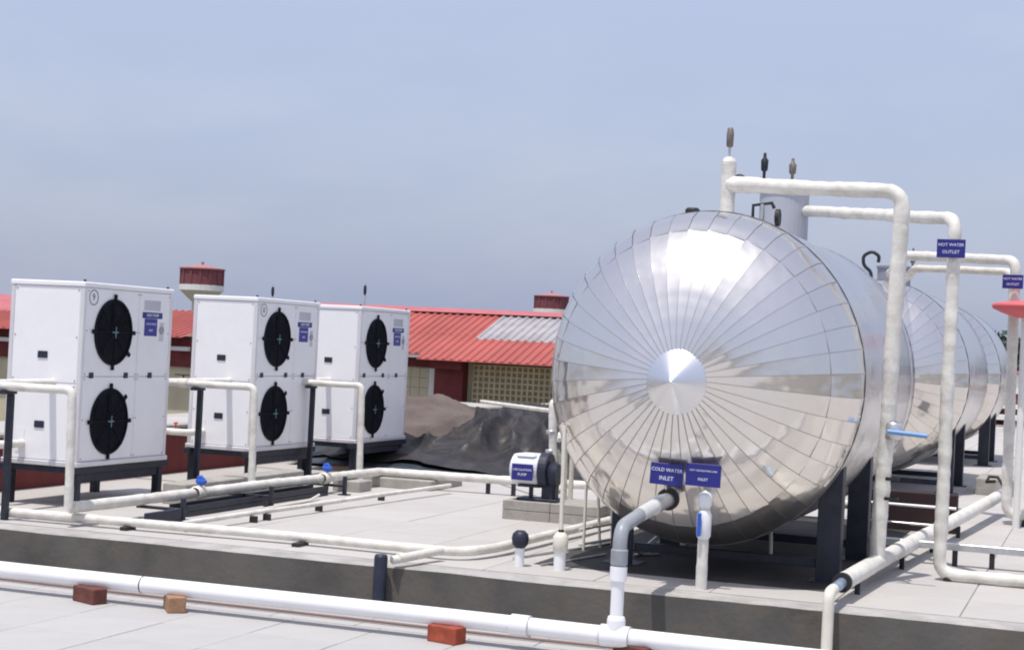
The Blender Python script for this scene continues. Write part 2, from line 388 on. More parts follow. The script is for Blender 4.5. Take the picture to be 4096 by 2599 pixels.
# cream facing tiles on the wall to the left
tb = MB().box((0, 0, 0), (.02, .262, .262), bev=.006).build('wall_tile', M_wall); first = True
for j in range(22):
    for k in range(7):
        if first: o = tb; first = False
        else: o = tb.copy(); COL.objects.link(o)
        o.location = (42.575, 17.66+j*.272, .84-k*.272); bp(o)

# lower link building seen between the first and second heat pump, and the left wing
b2 = empty('left_wing_building', (42, 34, -9), 'beige wing with maroon band and faded red roof at the left edge', 'building')
def b2p(o): o.parent = b2; o.matrix_parent_inverse = Matrix.Translation((-42, -34, 9)); return o
b2p(MB().box((42.6, 25.2, -9), (49, 52, 1.45)).build('wall', M_wall))
b2p(MB().box((42.5, 25.2, .75), (42.598, 52, 1.65)).build('maroon_band', M_maroon))
b2p(MB().box((42.35, 25.2, 1.22), (42.497, 52, 1.34)).build('ledge', M_white))
s0 = roof_sheet(42.0, 1.62, 45.9, 2.42, .96, 'roof_sheet', M_roof, None); s0.location = (0, 25.2, 0); b2p(s0)
for k in range(1, 28):
    o = s0.copy(); COL.objects.link(o); o.location = (0, 25.2+k*.96, 0)
    if k > 5: o.location.z = .0; o.scale = (1, 1, 1)
    b2p(o)
b2p(MB().tri([(44.5, 31.6, 2.12), (46.2, 31.6, 2.66), (46.2, 52, 3.0), (44.5, 52, 2.3)], [(0,3,2,1)]).build('upper_slope', M_cap))
# round water towers
def tower(x, y, apex, label):
    b = empty('water_tower', (x, y, -9), label, 'water tower', 'round maroon water towers behind the roofs'); h = apex+9
    MB().lathe([(.0, h), (2.35, h-.42), (2.35, h-.55), (.0, h-.55)], n=28, smooth=False).build('roof', M_troof, b)
    MB().lathe([(.14, h+.25), (.14, h-.06)], n=8).build('finial', M_troof, b)
    MB().lathe([(2.2, h-.55), (2.2, h-2.15)], n=28).build('drum', M_maroon2, b)
    for k in range(14):
        a = k*2*math.pi/14; MB().box((-.05, -.12, h-2.14), (.06, .12, h-.56)).build('drum_rib', M_maroon2, b).matrix_basis = Matrix.Rotation(a, 4, 'Z') @ Matrix.Translation((2.21, 0, 0))
    MB().lathe([(2.2, h-2.15), (2.3, h-2.16), (2.3, h-2.72), (2.2, h-2.73)], n=28, smooth=False).build('white_band', M_white, b)
    MB().lathe([(2.2, h-2.73), (1.5, h-3.4), (.9, h-3.9)], n=28).build('taper', M_tcream, b)
    MB().lathe([(.9, h-3.9), (.9, 0)], n=20).build('shaft', M_tcream, b)
tower(150, 88, 8.55, 'round maroon water tower with white band above the second heat pump')
tower(205, 68.3, 8.85, 'smaller-looking maroon water tower above the red roof beside the big tank')

# ---------------------------------------------------------------- trees beyond the roof on the right
def tree(x, y, h, r, label, seed, n=6500):
    rr = random.Random(seed); b = empty('tree', (x, y, -9), label, 'tree', 'trees beyond the roof on the right')
    tk = MB().tube([(0,0,0), (.1,.05,h*.35), (-.05,.1,h*.7)], [.28,.2,.1], 8)
    for k in range(7):
        a = rr.uniform(0, 6.28); z0 = h*rr.uniform(.35, .65); tk.tube([(0,0,z0), (math.cos(a)*r*.4, math.sin(a)*r*.4, z0+h*.1), (math.cos(a)*r*.75, math.sin(a)*r*.75, z0+h*.2)], [.09,.06,.03], 6)
    tk.build('trunk', M_bark, b)
    cm = MB(); cl = []
    for k in range(34):
        a = rr.uniform(0, 6.28); e = rr.uniform(-.6, 1.0); q = rr.uniform(.45, .95)
        cl.append((Vector((math.cos(a)*r*q*math.cos(e), math.sin(a)*r*q*math.cos(e), h*.68+math.sin(e)*h*.29*q)), rr.uniform(.18, .34)*r))
    for k in range(n):
        c, rad = rr.choice(cl); d = Vector((rr.gauss(0,1), rr.gauss(0,1), rr.gauss(0,.8))); d = d.normalized()*rad*rr.uniform(.5, 1.05)
        p = c+d; s = rr.uniform(.16, .36); u = Vector((rr.gauss(0,1), rr.gauss(0,1), rr.gauss(0,1))).normalized(); v = u.orthogonal().normalized()
        cm.tri([p-u*s, p-v*s*.5, p+u*s, p+v*s*.5], [(0,1,2,3)])
    cm.build('crown', M_leaf, b)
tree(80, 2.9, 13.2, 3.4, 'dark green tree crown rising behind the second tank at right', 3)
tree(84, -2.5, 13.8, 3.8, 'dark green tree partly outside the right frame edge behind the red canopy', 4)
tree(100, 7.2, 12.3, 3.5, 'lower distant green tree hidden mostly by the second tank', 5)

# ================================================================ TANKS
TY, TZ, TR, HD = 2.68, 1.67, 1.15, .86
def head_pt(t):      # t 0 rim -> 1 centre ; returns (depth from seam, radius)
    a = t*math.pi/2
    return HD*math.sin(a)**1.0, TR*math.cos(a)**1.0
def make_tank(xs, xe, xm, label, group=None, ng=44, leg1=.16, leg2=1.6):
    b = empty('storage_tank', (xs, TY, ZD), label, 'tank'); zc = TZ-ZD; b.scale = (1, .975, 1.03)
    Lc = xe-xs
    # front head: gores overlapping like petals
    da = 2*math.pi/ng; nr = 10; m = MB(); vs = []; na = 3; T0 = .34; tt = lambda i: T0+(.90-T0)*i/nr
    for i in range(nr+1):
        t = tt(i); d, r = head_pt(t)
        for k in range(na+1):
            a = -da/2+da*k/na
            lift = .005*(k/na) if k else 0
            flat = -.0034*(r/TR)*(1-abs(2*k/na-1))
            nx, nr_ = d/(HD*HD), r/(TR*TR); q = math.hypot(nx, nr_) or 1
            rr_ = r+(lift+flat)*nr_/q; dd = d+(lift+flat)*nx/q
            vs.append((-dd, rr_*math.sin(a), rr_*math.cos(a)))
    fs = [(i*(na+1)+k, i*(na+1)+k+1, (i+1)*(na+1)+k+1, (i+1)*(na+1)+k) for i in range(nr) for k in range(na)]
    m.tri(vs, fs, True)
    lip = [(vs[i*(na+1)+na], vs[i*(na+1)+na]) for i in range(nr+1)]
    lv = []
    for (p, _) in lip:
        pv = Vector(p); nrm = Vector((-abs(pv.x)/(HD*HD), pv.y/(TR*TR), pv.z/(TR*TR))).normalized(); lv += [tuple(pv), tuple(pv-nrm*.014)]
    m.k = 1; m.tri(lv, [(2*i, 2*i+1, 2*i+3, 2*i+2) for i in range(nr)])
    sv = []
    for i in range(nr+1):
        t = tt(i); d, r = head_pt(t); nx, nr_ = d/(HD*HD), r/(TR*TR); q = math.hypot(nx, nr_) or 1
        hw = .0020; a = da/2
        for sgn, up_ in ((-1, .002), (-1, .0065), (1, .0065), (1, .002)):
            rr_ = r+up_*nr_/q; dd = d+up_*nx/q; aa = a+sgn*hw/max(r, .1); sv.append((-dd, rr_*math.sin(aa), rr_*math.cos(aa)))
    m.tri(sv, [(4*i+k, 4*i+k+1, 4*i+k+5, 4*i+k+4) for i in range(nr) for k in range(3)])
    g0 = m.build('gore', [M_clad, M_seam], b); g0.location = (0, 0, zc)
    for k in range(1, ng):
        c = inst(g0, b, (0, 0, zc), (k*da, 0, 0))
    # knuckle panels: flat plates closing the curve between the gores and the shell
    kp = MB(); kv = []; nk = 3
    for i in range(nk+1):
        d, r = head_pt(T0*i/nk+.004); rr_ = r*1.003
        for a in (-da/2, da/2-.0022/max(r, .1)): kv.append((-d-.003, rr_*math.sin(a), rr_*math.cos(a)))
    kp.tri(kv, [(2*i, 2*i+1, 2*i+3, 2*i+2) for i in range(nk)], True)
    e1, e2 = kv[-2], kv[-1]
    kp.k = 1; kp.tri([e1, e2, (e2[0]+.012, e2[1]*.985, e2[2]*.985), (e1[0]+.012, e1[1]*.985, e1[2]*.985)], [(0,1,2,3)])
    sk = []
    for i in range(nk+1):
        d, r = head_pt(T0*i/nk+.004); rr_ = r*1.006; a = da/2
        for sg in (-1, 1): sk.append((-d-.006, rr_*math.sin(a+sg*.0018), rr_*math.cos(a+sg*.0018)))
    kp.tri(sk, [(2*i, 2*i+1, 2*i+3, 2*i+2) for i in range(nk)])
    k0 = kp.build('knuckle_panel', [M_clad, M_seam], b); k0.location = (0, 0, zc)
    for k in range(1, ng): inst(k0, b, (random.uniform(-.0015, .0015), 0, zc), (k*da+random.uniform(-.001, .001), random.uniform(-.004, .004), random.uniform(-.004, .004)))
    # conical centre cap with a rim
    seg = 40
    MB().lathe([(.212, -(HD-.045)), (.212, -(HD-.012)), (.205, -(HD-.006))], (0,0,zc-.025), 'x', seg, False).lathe([(.205, -(HD-.006)), (.13, -(HD+.052)), (.06, -(HD+.106)), (.002, -(HD+.150))], (0,0,zc-.025), 'x', seg, True).build('centre_cone', M_cone, b)
    # rim bead at the head seam
    MB().lathe([(TR-.01, -.012), (TR+.006, -.012), (TR+.008, 0), (TR+.006, .012), (TR-.01, .012)], (0,0,zc), 'x', 96, False).build('rim_bead', M_dseam, b)
    # shell bands, each lapping over the next
    bands = [(0.012, Lc*.90), (Lc*.90, Lc)]
    for k, (a0, a1) in enumerate(bands):
        rr_ = TR-.001*k
        MB().lathe([(rr_, a0), (rr_, (a0+a1)/2), (rr_, a1-.004), (rr_-.012, a1-.004)], (0,0,zc), 'x', 96, True).build('shell_band', M_clad2, b)
        MB().lathe([(rr_+.004, a1-.02), (rr_+.006, a1-.012), (rr_+.004, a1-.004)], (0,0,zc), 'x', 96, False).build('band_strap', M_dseam, b)
    prof = [(TR*math.cos(t*math.pi/24), Lc+HD*math.sin(t*math.pi/24)) for t in range(13)]
    MB().lathe(prof, (0,0,zc), 'x', 64).build('rear_head', M_clad2, b)
    # saddles and legs
    for lx in (leg1, leg2):
        for sy in (-1, 1):
            yy = -.92 if sy < 0 else .62; top = zc-math.sqrt(TR*TR-yy*yy)+.02
            mb = MB(); hw = .085
            mb.box((lx, yy-hw, 0), (lx+.02, yy+hw, top+(.10 if sy < 0 else .06)), bev=.003).box((lx+.021, yy+sy*hw-sy*.02, 0), (lx+.15, yy+sy*hw, top+.14 if sy < 0 else top+.10), bev=.003)
            mb.build('leg', M_steel, b)
            MB().box((lx-.06, yy-.14, 0), (lx+.20, yy+.14, .015), bev=.003).build('foot_plate', M_steel, b)
        MB().box((lx+.03, -.83, .10), (lx+.08, .53, .16), bev=.003).build('cross_brace', M_steel, b)
    return b
t1 = make_tank(11.6, 14.75, 0, 'large polished steel tank in front with radial gores and a cone at its centre')
t2 = make_tank(20.9, 24.2, 0, 'second polished steel tank standing behind the large one at right', leg1=.0, leg2=1.5)
t3 = make_tank(27.3, 30.3, 0, 'third steel tank, only its curved right side shows behind the second one')

# ---------- fittings on top of tank 1
def riser(x, y, z0, label):
    b = empty('vent_riser', (x, y, z0), label, 'pipe')
    MB().pipe([(0,0,-.05),(0,0,.55)], .055, n=20, rough=.08).build('riser_pipe', M_wrap, b)
    MB().lathe([(.056,.53),(.045,.575),(.02,.59),(0,.59)], n=18).build('cap', M_wrap, b)
    MB().tube([(0,0,.58),(.0,.0,.70)], .010, 8).build('rod', M_galv, b)
    MB().lathe([(.012,.66),(.026,.67),(.028,.76),(.022,.80),(.012,.81)], n=12).build('air_vent', M_dull, b)
    MB().lathe([(0,0),(.045,0),(.045,.03),(0,.03)], (.0,-.085,.42), 'x', 16).build('gauge', M_rubber, b)
    return b
riser(12.12, 2.70, 2.76, 'wrapped white riser with a thin air vent on top of the large tank')
t = empty('branch_pipe', (0,0,0), 'upper white wrapped pipe running right from the large tank and down to the roof', 'pipe')
MB().pipe([(12.10,2.62,3.145),(11.98,1.40,3.09),(12.05,1.475,.46)], .055, .13, 18, rough=.10).build('pipe_run', M_wrap, t)
MB().tube([(12.12,2.70,3.145),(12.10,2.54,3.14)], .062, 16).build('collar', M_wrap, t)
MB().lathe([(.052,-.06),(.062,-.05),(.062,.05),(.052,.06)], (12.01,1.40,1.40), n=16).build('valve_body', M_galv, t)
MB().tube([(12.0,1.40,1.40),(11.86,1.33,1.40)], .014, 8).tube([(11.85,1.42,1.40),(11.85,1.15,1.385)], .017, 8).build('valve_lever', mat('light_blue', (.16,.33,.62), .4), t)
for z in (.92, 1.06): MB().lathe([(.053,-.012),(.056,0),(.053,.012)], (12.03,1.40,z), n=14).build('binding_wire', M_rubber, t)

t = empty('manhole_neck', (14.5, 2.72, 2.80), 'pale grey round manhole neck on top of the large tank', 'manhole')
MB().lathe([(.215,0),(.215,.54),(.235,.54),(.235,.57),(0,.58)], n=32, smooth=False).build('neck', M_pale, t)
MB().lathe([(.218,.02),(.222,.03),(.218,.04)], n=32).build('seam', M_seam, t)
def vent(x, y, z, h, lab, dark):
    b = empty('air_vent', (x, y, z), lab, 'vent', None)
    MB().lathe([(.012,0),(.014,h*.45),(.03,h*.5),(.034,h*.78),(.016,h*.86),(.012,h)], n=12).build('vent_body', M_steel if dark else M_dull, b)
vent(14.45, 2.90, 3.37, .30, 'dark slim air vent standing left on the grey manhole neck', True)
vent(14.5, 2.66, 3.37, .26, 'grey slim air vent standing right on the grey manhole neck', False)
# small fittings at the riser foot
t = empty('pressure_valve', (12.3, 2.50, 2.89), 'dark valve assembly with gauge right of the riser on the large tank', 'valve')
MB().tube([(0,.04,-.08),(0,.04,.12),(0,-.10,.14),(0,-.12,.10)], .014, 8).build('loop_pipe', M_steel, t)
MB().tube([(0,-.03,-.08),(0,-.03,.13)], .018, 8).build('stem', M_galv, t)
MB().lathe([(0,-.015),(.065,-.015),(.065,.015),(0,.015)], (0,-.15,.03), 'y', 18, False).build('gauge', M_rubber, t)
t = empty('black_knob', (12.0, 2.93, 2.885), 'black squat knob left of the riser on the large tank', 'fitting')
MB().lathe([(0,-.06),(.035,-.06),(.035,0),(.055,.01),(.055,.055),(.04,.07),(0,.07)], n=16, smooth=False).build('knob', M_rubber, t)
t = MB().tube([(12.0,2.88,2.86),(12.05,2.70,2.885),(12.1,2.60,2.87)], .006, 6).build('cable', M_rubber); tag(t, 'thin black cable lying over the top of the large tank', 'cable')

# second branch pipe with sign
t = empty('branch_pipe', (0,0,0), 'second wrapped pipe dropping from the grey manhole neck past the HOT WATER OUTLET sign', 'pipe'); BP2 = t
MB().pipe([(14.42,2.50,3.16),(12.5,1.08,2.955),(12.5,1.08,.36),(12.42,-1.5,.36)], .047, .12, 18, rough=.09).build('pipe_run', M_wrap, t)
t = empty('branch_pipe', (0,0,0), 'third wrapped pipe dropping at the right edge behind the red canopy', 'pipe'); BP3 = t
MB().pipe([(21.2,2.6,3.0),(18.4,2.1,3.05),(17.4,.895,2.975),(17.4,.88,.42),(17.3,-1.5,.42)], .052, .12, 16, rough=.08).build('pipe_run', M_wrap, t)
MB().pipe([(21.3,2.5,2.86),(18.5,2.0,2.92),(17.6,.93,2.87),(17.58,.92,2.4)], .04, .12, 14, rough=.08).build('lower_pipe', M_wrap, t)
def sign(x, y0, y1, z0, z1, lines, label, tilt=0, sz=None, name='pipe_sign'):
    yc, zc = (y0+y1)/2, (z0+z1)/2; wd, ht = abs(y1-y0), abs(z1-z0)
    b = empty(name, (x, yc, zc), label, 'sign')
    MB().box((-.003, -wd/2, -ht/2), (.003, wd/2, ht/2), bev=.002).build('plate', M_sign, b)
    n = len(lines)
    for i, (l, s) in enumerate(lines):
        text('lettering', l, s, M_let, b, (-.0045, 0, ht*(.5-(i+.5+.08*(1-2*i))/n)*.92))
    MB().tube([(.004,0,-ht/2),(.02,0,-ht/2-.03)], .005, 6).build('clip', M_galv, b)
    b.rotation_euler.x = tilt
    return b
sign(12.42, .995, 1.197, 2.665, 2.80, [('HOT WATER', .031), ('OUTLET', .033)], 'nearer blue HOT WATER OUTLET sign high on the second wrapped pipe')
sign(17.30, .812, 1.012, 2.682, 2.822, [('HOT WATER', .031), ('OUTLET', .033)], 'farther blue HOT WATER OUTLET sign at the right edge above the red canopy')
sign(10.80, 2.614, 2.842, .993, 1.138, [('COLD WATER', .033), ('INLET', .038)], 'blue COLD WATER INLET sign above the grey elbow pipe', R(2.5))
sign(10.79, 2.358, 2.596, 1.003, 1.152, [('HOT CIRCULATING LINE', .0165), ('INLET', .026)], 'blue sign right of the cold water sign above the white valve post', R(1))
# fittings on tank 2
t = empty('manhole_neck', (22.6, 2.72, 2.80), 'grey manhole neck on top of the second tank', 'manhole')
MB().lathe([(.22,0),(.22,.34),(.235,.34),(.235,.37),(0,.375)], n=28, smooth=False).build('neck', mat('dim_grey', (.26,.27,.33), .5), t)
t = empty('safety_valve', (20.95, 2.80, 2.84), 'curled dark safety valve on top of the second tank', 'valve')
MB().pipe([(0,0,-.05),(0,0,.16),(0,.10,.24),(0,.11,.36),(0,.0,.42),(0,-.09,.36),(0,-.08,.28)], .022, .05, 10).build('curl', M_steel, t)
MB().lathe([(0,-.05),(.11,-.04),(.10,.10),(.04,.15),(0,.16)], (0,.13,0), n=14).build('bell', M_galv, t)
vent(21.4, 2.35, 2.98, .36, 'small air vent above the third pipe between the two posts', False)

# ---------- red canopy at right edge
t = empty('red_canopy', (17.1, .77, ZD), 'shallow red dish canopy on a white pole at the right edge', 'canopy')
MB().lathe([(0,2.25),(.12,2.24),(.30,2.215),(.325,2.19),(.31,2.16),(.22,2.12),(.10,2.08),(0,2.07)], n=32).build('dish', M_redcan, t)
MB().tube([(0,0,0),(0,0,2.08)], .035, 12).build('pole', M_white, t)

# ---------- cold water inlet, valve post
PX, PZ = 9.70, .150
t = empty('cold_water_riser', (PX, 2.72, PZ), 'grey elbow pipe rising from the white main into the tank end', 'pipe')
gx = 11.00-PX
MB().tube([(0,0,.05),(0,0,.405)], .040, 20).build('white_stub', M_pvc, t)
MB().lathe([(.048,.02),(.056,.03),(.056,.10),(.050,.12),(.040,.125)], n=20, smooth=False).build('socket', M_pvc, t)
MB().lathe([(.042,.33),(.052,.34),(.052,.42),(.042,.425)], n=20, smooth=False).build('reducer', M_pvc, t)
MB().pipe([(0,0,.42),(0,0,.655),(.30,.0,.685),(gx-.28,.01,.745)], .044, .12, 20).build('elbow_pipe', M_grey, t)
MB().lathe([(.046,0),(.052,.005),(.052,.09),(.046,.1)], (0,0,.43), n=20, smooth=False).build('coupling', M_grey, t)
MB().tube([(.42,.0,.698),(.78,.006,.723)], .0465, 16).build('galvanised_nipple', mat('pale_nipple', (.72,.72,.70), .35, metal=.2), t)
MB().tube([(.78,.006,.723),(.93,.007,.734)], .056, 16).build('union', M_galv, t)
MB().tube([(.92,.007,.733),(gx+.1,.01,.750)], .048, 16).build('nozzle', M_galv, t)
MB().tube([(gx-.14,.01,.742),(gx-.10,.01,.745)], .075, 24, smooth=False).build('flange', M_rubber, t)
t = empty('valve_post', (10.87, 2.475, ZD), 'white wrapped post with blue lever below the second blue sign', 'pipe')
MB().pipe([(0,0,0),(0,0,.58),(0,0,.60)], .036, n=18, rough=.07).build('post', M_wrap, t)
MB().lathe([(.037,.55),(.046,.57),(.046,.62),(.038,.64),(.0,.665)], n=18).build('cap', M_pvc, t)
MB().pipe([(0,0,.60),(.05,0,.62),(.16,0,.63)], .034, n=14).build('spout', M_pvc, t)
MB().lathe([(.036,.34),(.048,.36),(.050,.50),(.038,.53)], n=18).build('valve_body', M_pvc, t)
MB().box((-.075,.005,.36), (-.055,.032,.52), bev=.008).box((-.06,.008,.43), (-.04,.022,.455)).build('lever', M_blue, t)

# ---------- front PVC main on bricks
t = empty('water_main', (PX, 5, PZ), 'thick white PVC main pipe lying on bricks along the bottom', 'pipe')
def off(y): return .02*noise.noise(Vector((y*.35, 2, 0)))
MB().tube([(off(y), y-5, .3*off(y+9)-0*y) for y in [v*.5-3 for v in range(0, 30)]], .056, 24).build('pipe_run', M_pvc, t)
for yy, hw in ((3.33, .062), (2.72, .09), (6.02, .0), (9.2, .06)):
    if hw: MB().lathe([(.057,-hw),(.066,-hw+.004),(.067,hw-.004),(.057,hw)], (off(yy), yy-5, .3*off(yy+9)), 'y', 28, False).build('coupling', M_pvc, t)
    else: MB().lathe([(.0575,-.004),(.058,0),(.0575,.004)], (off(yy), yy-5, .3*off(yy+9)), 'y', 28, False).build('joint_mark', M_rubber, t)
for yy in (3.27, 2.63, 2.81): MB().lathe([(.0675,-.003),(.068,0),(.0675,.003)], (off(yy), yy-5, .3*off(yy+9)), 'y', 28, False).build('solvent_ring', mat('ring_grey', (.45,.45,.48), .5), t)
def brick(x, y, rz, m, lab, s=(.24,.115,.105)):
    o = MB().box((-s[0]/2,-s[1]/2,0), (s[0]/2,s[1]/2,s[2]), bev=.006).build('brick', m); o.location = (x, y, .006); o.rotation_euler.z = rz
    tag(o, lab, 'brick', 'bricks under the white main pipe'); return o
brick(9.62, 6.38, R(68), M_brick, 'dark red brick under the white main at far left')
brick(9.68, 5.76, R(38), M_brick2, 'orange brick with lit end, second from left under the white main', (.25,.12,.105))
brick(9.66, 3.80, R(75), mat('bright_brick', (.33,.07,.038), .9, var=.3, scale=14), 'bright red brick under the white main, third from left', (.22,.12,.105))
brick(9.70, 2.60, R(70), M_brick, 'red brick below the tee where the grey elbow pipe rises')
t = MB().tube([(10.02+.03*noise.noise(Vector((y*.6,0,4))), y, .02) for y in [v*.3 for v in range(4, 34)]], .010, 8).build('thin_pipe', mat('brown_conduit', (.22,.15,.14), .6)); tag(t, 'thin brown conduit on the floor behind the white main', 'pipe')

# ---------- blue post, stubs, thin post
t = empty('blue_post', (10.47, 4.63, 0), 'short dark blue post in front of the cement edge', 'post')
MB().lathe([(.047,.0),(.047,.375),(.040,.395),(0,.40)], n=20).build('post', M_base, t)
t = empty('end_pipe', (0,0,0), 'short wrapped pipe joining the inner white pipe at the blue post', 'pipe')
MB().pipe([(10.50,4.56,.36),(10.58,4.50,.375),(11.00,4.40,.39)], .030, .05, 16, rough=.05).build('pipe_run', M_wrap, t)
MB().tube([(10.53,4.53,.372),(10.57,4.51,.375)], .034, 12).build('tape', M_cream, t)
t = empty('floor_stub', (11.12, 3.85, ZD), 'white stub with round black cowl behind the cement edge', 'vent')
MB().tube([(0,0,0),(0,0,.15)], .034, 16).build('stub', M_pvc, t)
MB().lathe([(0,.13),(.035,.135),(.055,.16),(.062,.20),(.055,.235),(.03,.258),(0,.262)], n=20).build('cowl', M_base, t)
t = empty('thin_post', (11.12, 3.55, ZD), 'thin cream post standing in a wide white stub left of the tank', 'post')
MB().tube([(0,0,0),(0,0,.17)], .042, 16).build('stub', M_pvc, t)
MB().lathe([(.042,.13),(.052,.14),(.055,.24),(.03,.27),(0,.275)], n=16).build('reducer', M_cream, t)
MB().tube([(0,0,.26),(0,0,.29)], .020, 10).build('collar', M_rubber, t)
MB().tube([(0,0,.27),(.0,.01,1.02)], .0155, 10).build('rod', M_cream, t)

# ---------- inner wrapped pipes
t = empty('inner_pipe', (0,0,0), 'white wrapped pipe lying just behind the cement edge and turning under the tank', 'pipe')
MB().pipe([(10.95,10.5,.375),(10.96,8.1,.375),(11.13,5.6,.375),(11.08,4.28,.378),(11.5,4.16,.38),(14.6,3.95,.40)], .034, .25, 16, rough=.05).build('pipe_run', M_wrap, t)
for y in (9.4, 7.0, 5.55): MB().box((10.93+.02*(8-y), y-.03, ZD), (11.05+.04*(8-y), y+.03, .345), bev=.004).build('rest_block', M_rubber, t)
t = empty('header_pipe', (0,0,0), 'long white wrapped header pipe on black supports in front of the heat pumps', 'pipe')
MB().pipe([(10.9,7.44,.46),(16.1,7.18,.47),(16.22,5.73,.47),(16.45,4.5,.47),(16.6,1.4,.47)], .045, .10, 16, rough=.06).build('pipe_run', M_wrap, t)
for x in (11.85, 13.37, 14.9):
    MB().box((x-.018, 7.0, ZD), (x+.018, 7.036, .50), bev=.003).box((x-.018, 7.036, .39), (x+.018, 7.45, .415), bev=.003).box((x-.05,6.97,ZD+.006),(x+.05,7.07,ZD+.016)).build('support', M_steel, t)
for y in (6.0, 5.72): MB().box((16.18, y-.03, ZD), (16.22, y+.01, .44), bev=.003).build('support', M_steel, t)
t = empty('lower_line', (0,0,0), 'thin white pipe close to the floor right of the header pipe', 'pipe')
MB().pipe([(11.2,6.62,.385),(12.4,6.55,.39),(15.9,6.30,.40)], .020, n=12, rough=.04).build('pipe_run', M_wrap, t)
for x in (12.15, 12.38, 13.35, 14.7): MB().box((x-.02, 6.50, ZD), (x+.02, 6.56, .37), bev=.003).build('foot', M_rubber, t)
for i, (x, y, lab) in enumerate(((12.62, 7.33, 'bright blue round valve handle on the header pipe below the first gap'), (14.86, 7.22, 'blue valve handle on the header pipe below the third heat pump'))):
    v = empty('ball_valve', (x, y, .47), lab, 'valve', 'blue valve handles on the header pipe')
    MB().lathe([(.046,-.06),(.06,-.05),(.06,.05),(.046,.06)], (0,0,0), 'x', 16).build('valve_body', M_cream, v)
    MB().tube([(0,0,.04),(0,-.01,.09)], .02, 10).build('stem', M_pvc, v)
    MB().lathe([(0,-.014),(.040,-.014),(.050,0),(.040,.014),(0,.014)], (-.01,-.02,.105), 'x', 7, False).box((-.03,-.075,.085),(.01,.02,.115),bev=.006).build('handle', M_blue, v)
# kerb and pedestal blocks under the header
t = MB().box((12.9, 7.62, ZD), (15.2, 7.86, .50), bev=.01).build('kerb_block', M_conc); tag(t, 'long concrete kerb in shade behind the header pipe', 'kerb')
t = MB().box((15.25, 7.02, ZD), (15.55, 7.32, .425), bev=.01).build('pedestal', M_conc); tag(t, 'small pale concrete pedestal under the header pipe', 'block')
t = MB().box((16.0, 6.55, ZD), (16.9, 7.34, .42), bev=.012).build('plinth', M_conc); tag(t, 'grey concrete plinth below the corner of the header pipe', 'block')
t = MB().box((11.30, 7.00, ZD), (11.80, 7.04, .42), bev=.004).build('steel_plate', M_base); tag(t, 'dark slate coloured plate standing below the first heat pump', 'plate')
t = MB().tube([(13.0,6.88,.33),(13.1,6.9,.335),(14.0,6.95,.33),(14.3,7.0,.36)], .012, 8).build('offcut_pipe', M_cream); tag(t, 'thin cream pipe offcut lying by the header pipe', 'pipe')

t = MB().box((12.1, 7.12, ZD), (14.75, 7.30, .36), bev=.006).box((12.1, 7.12, .361), (14.75, 7.135, .41)).box((12.1, 7.285, .361), (14.75, 7.30, .41)).build('cable_tray', M_steel); tag(t, 'long dark steel tray lying on the floor under the header pipe', 'cable tray')
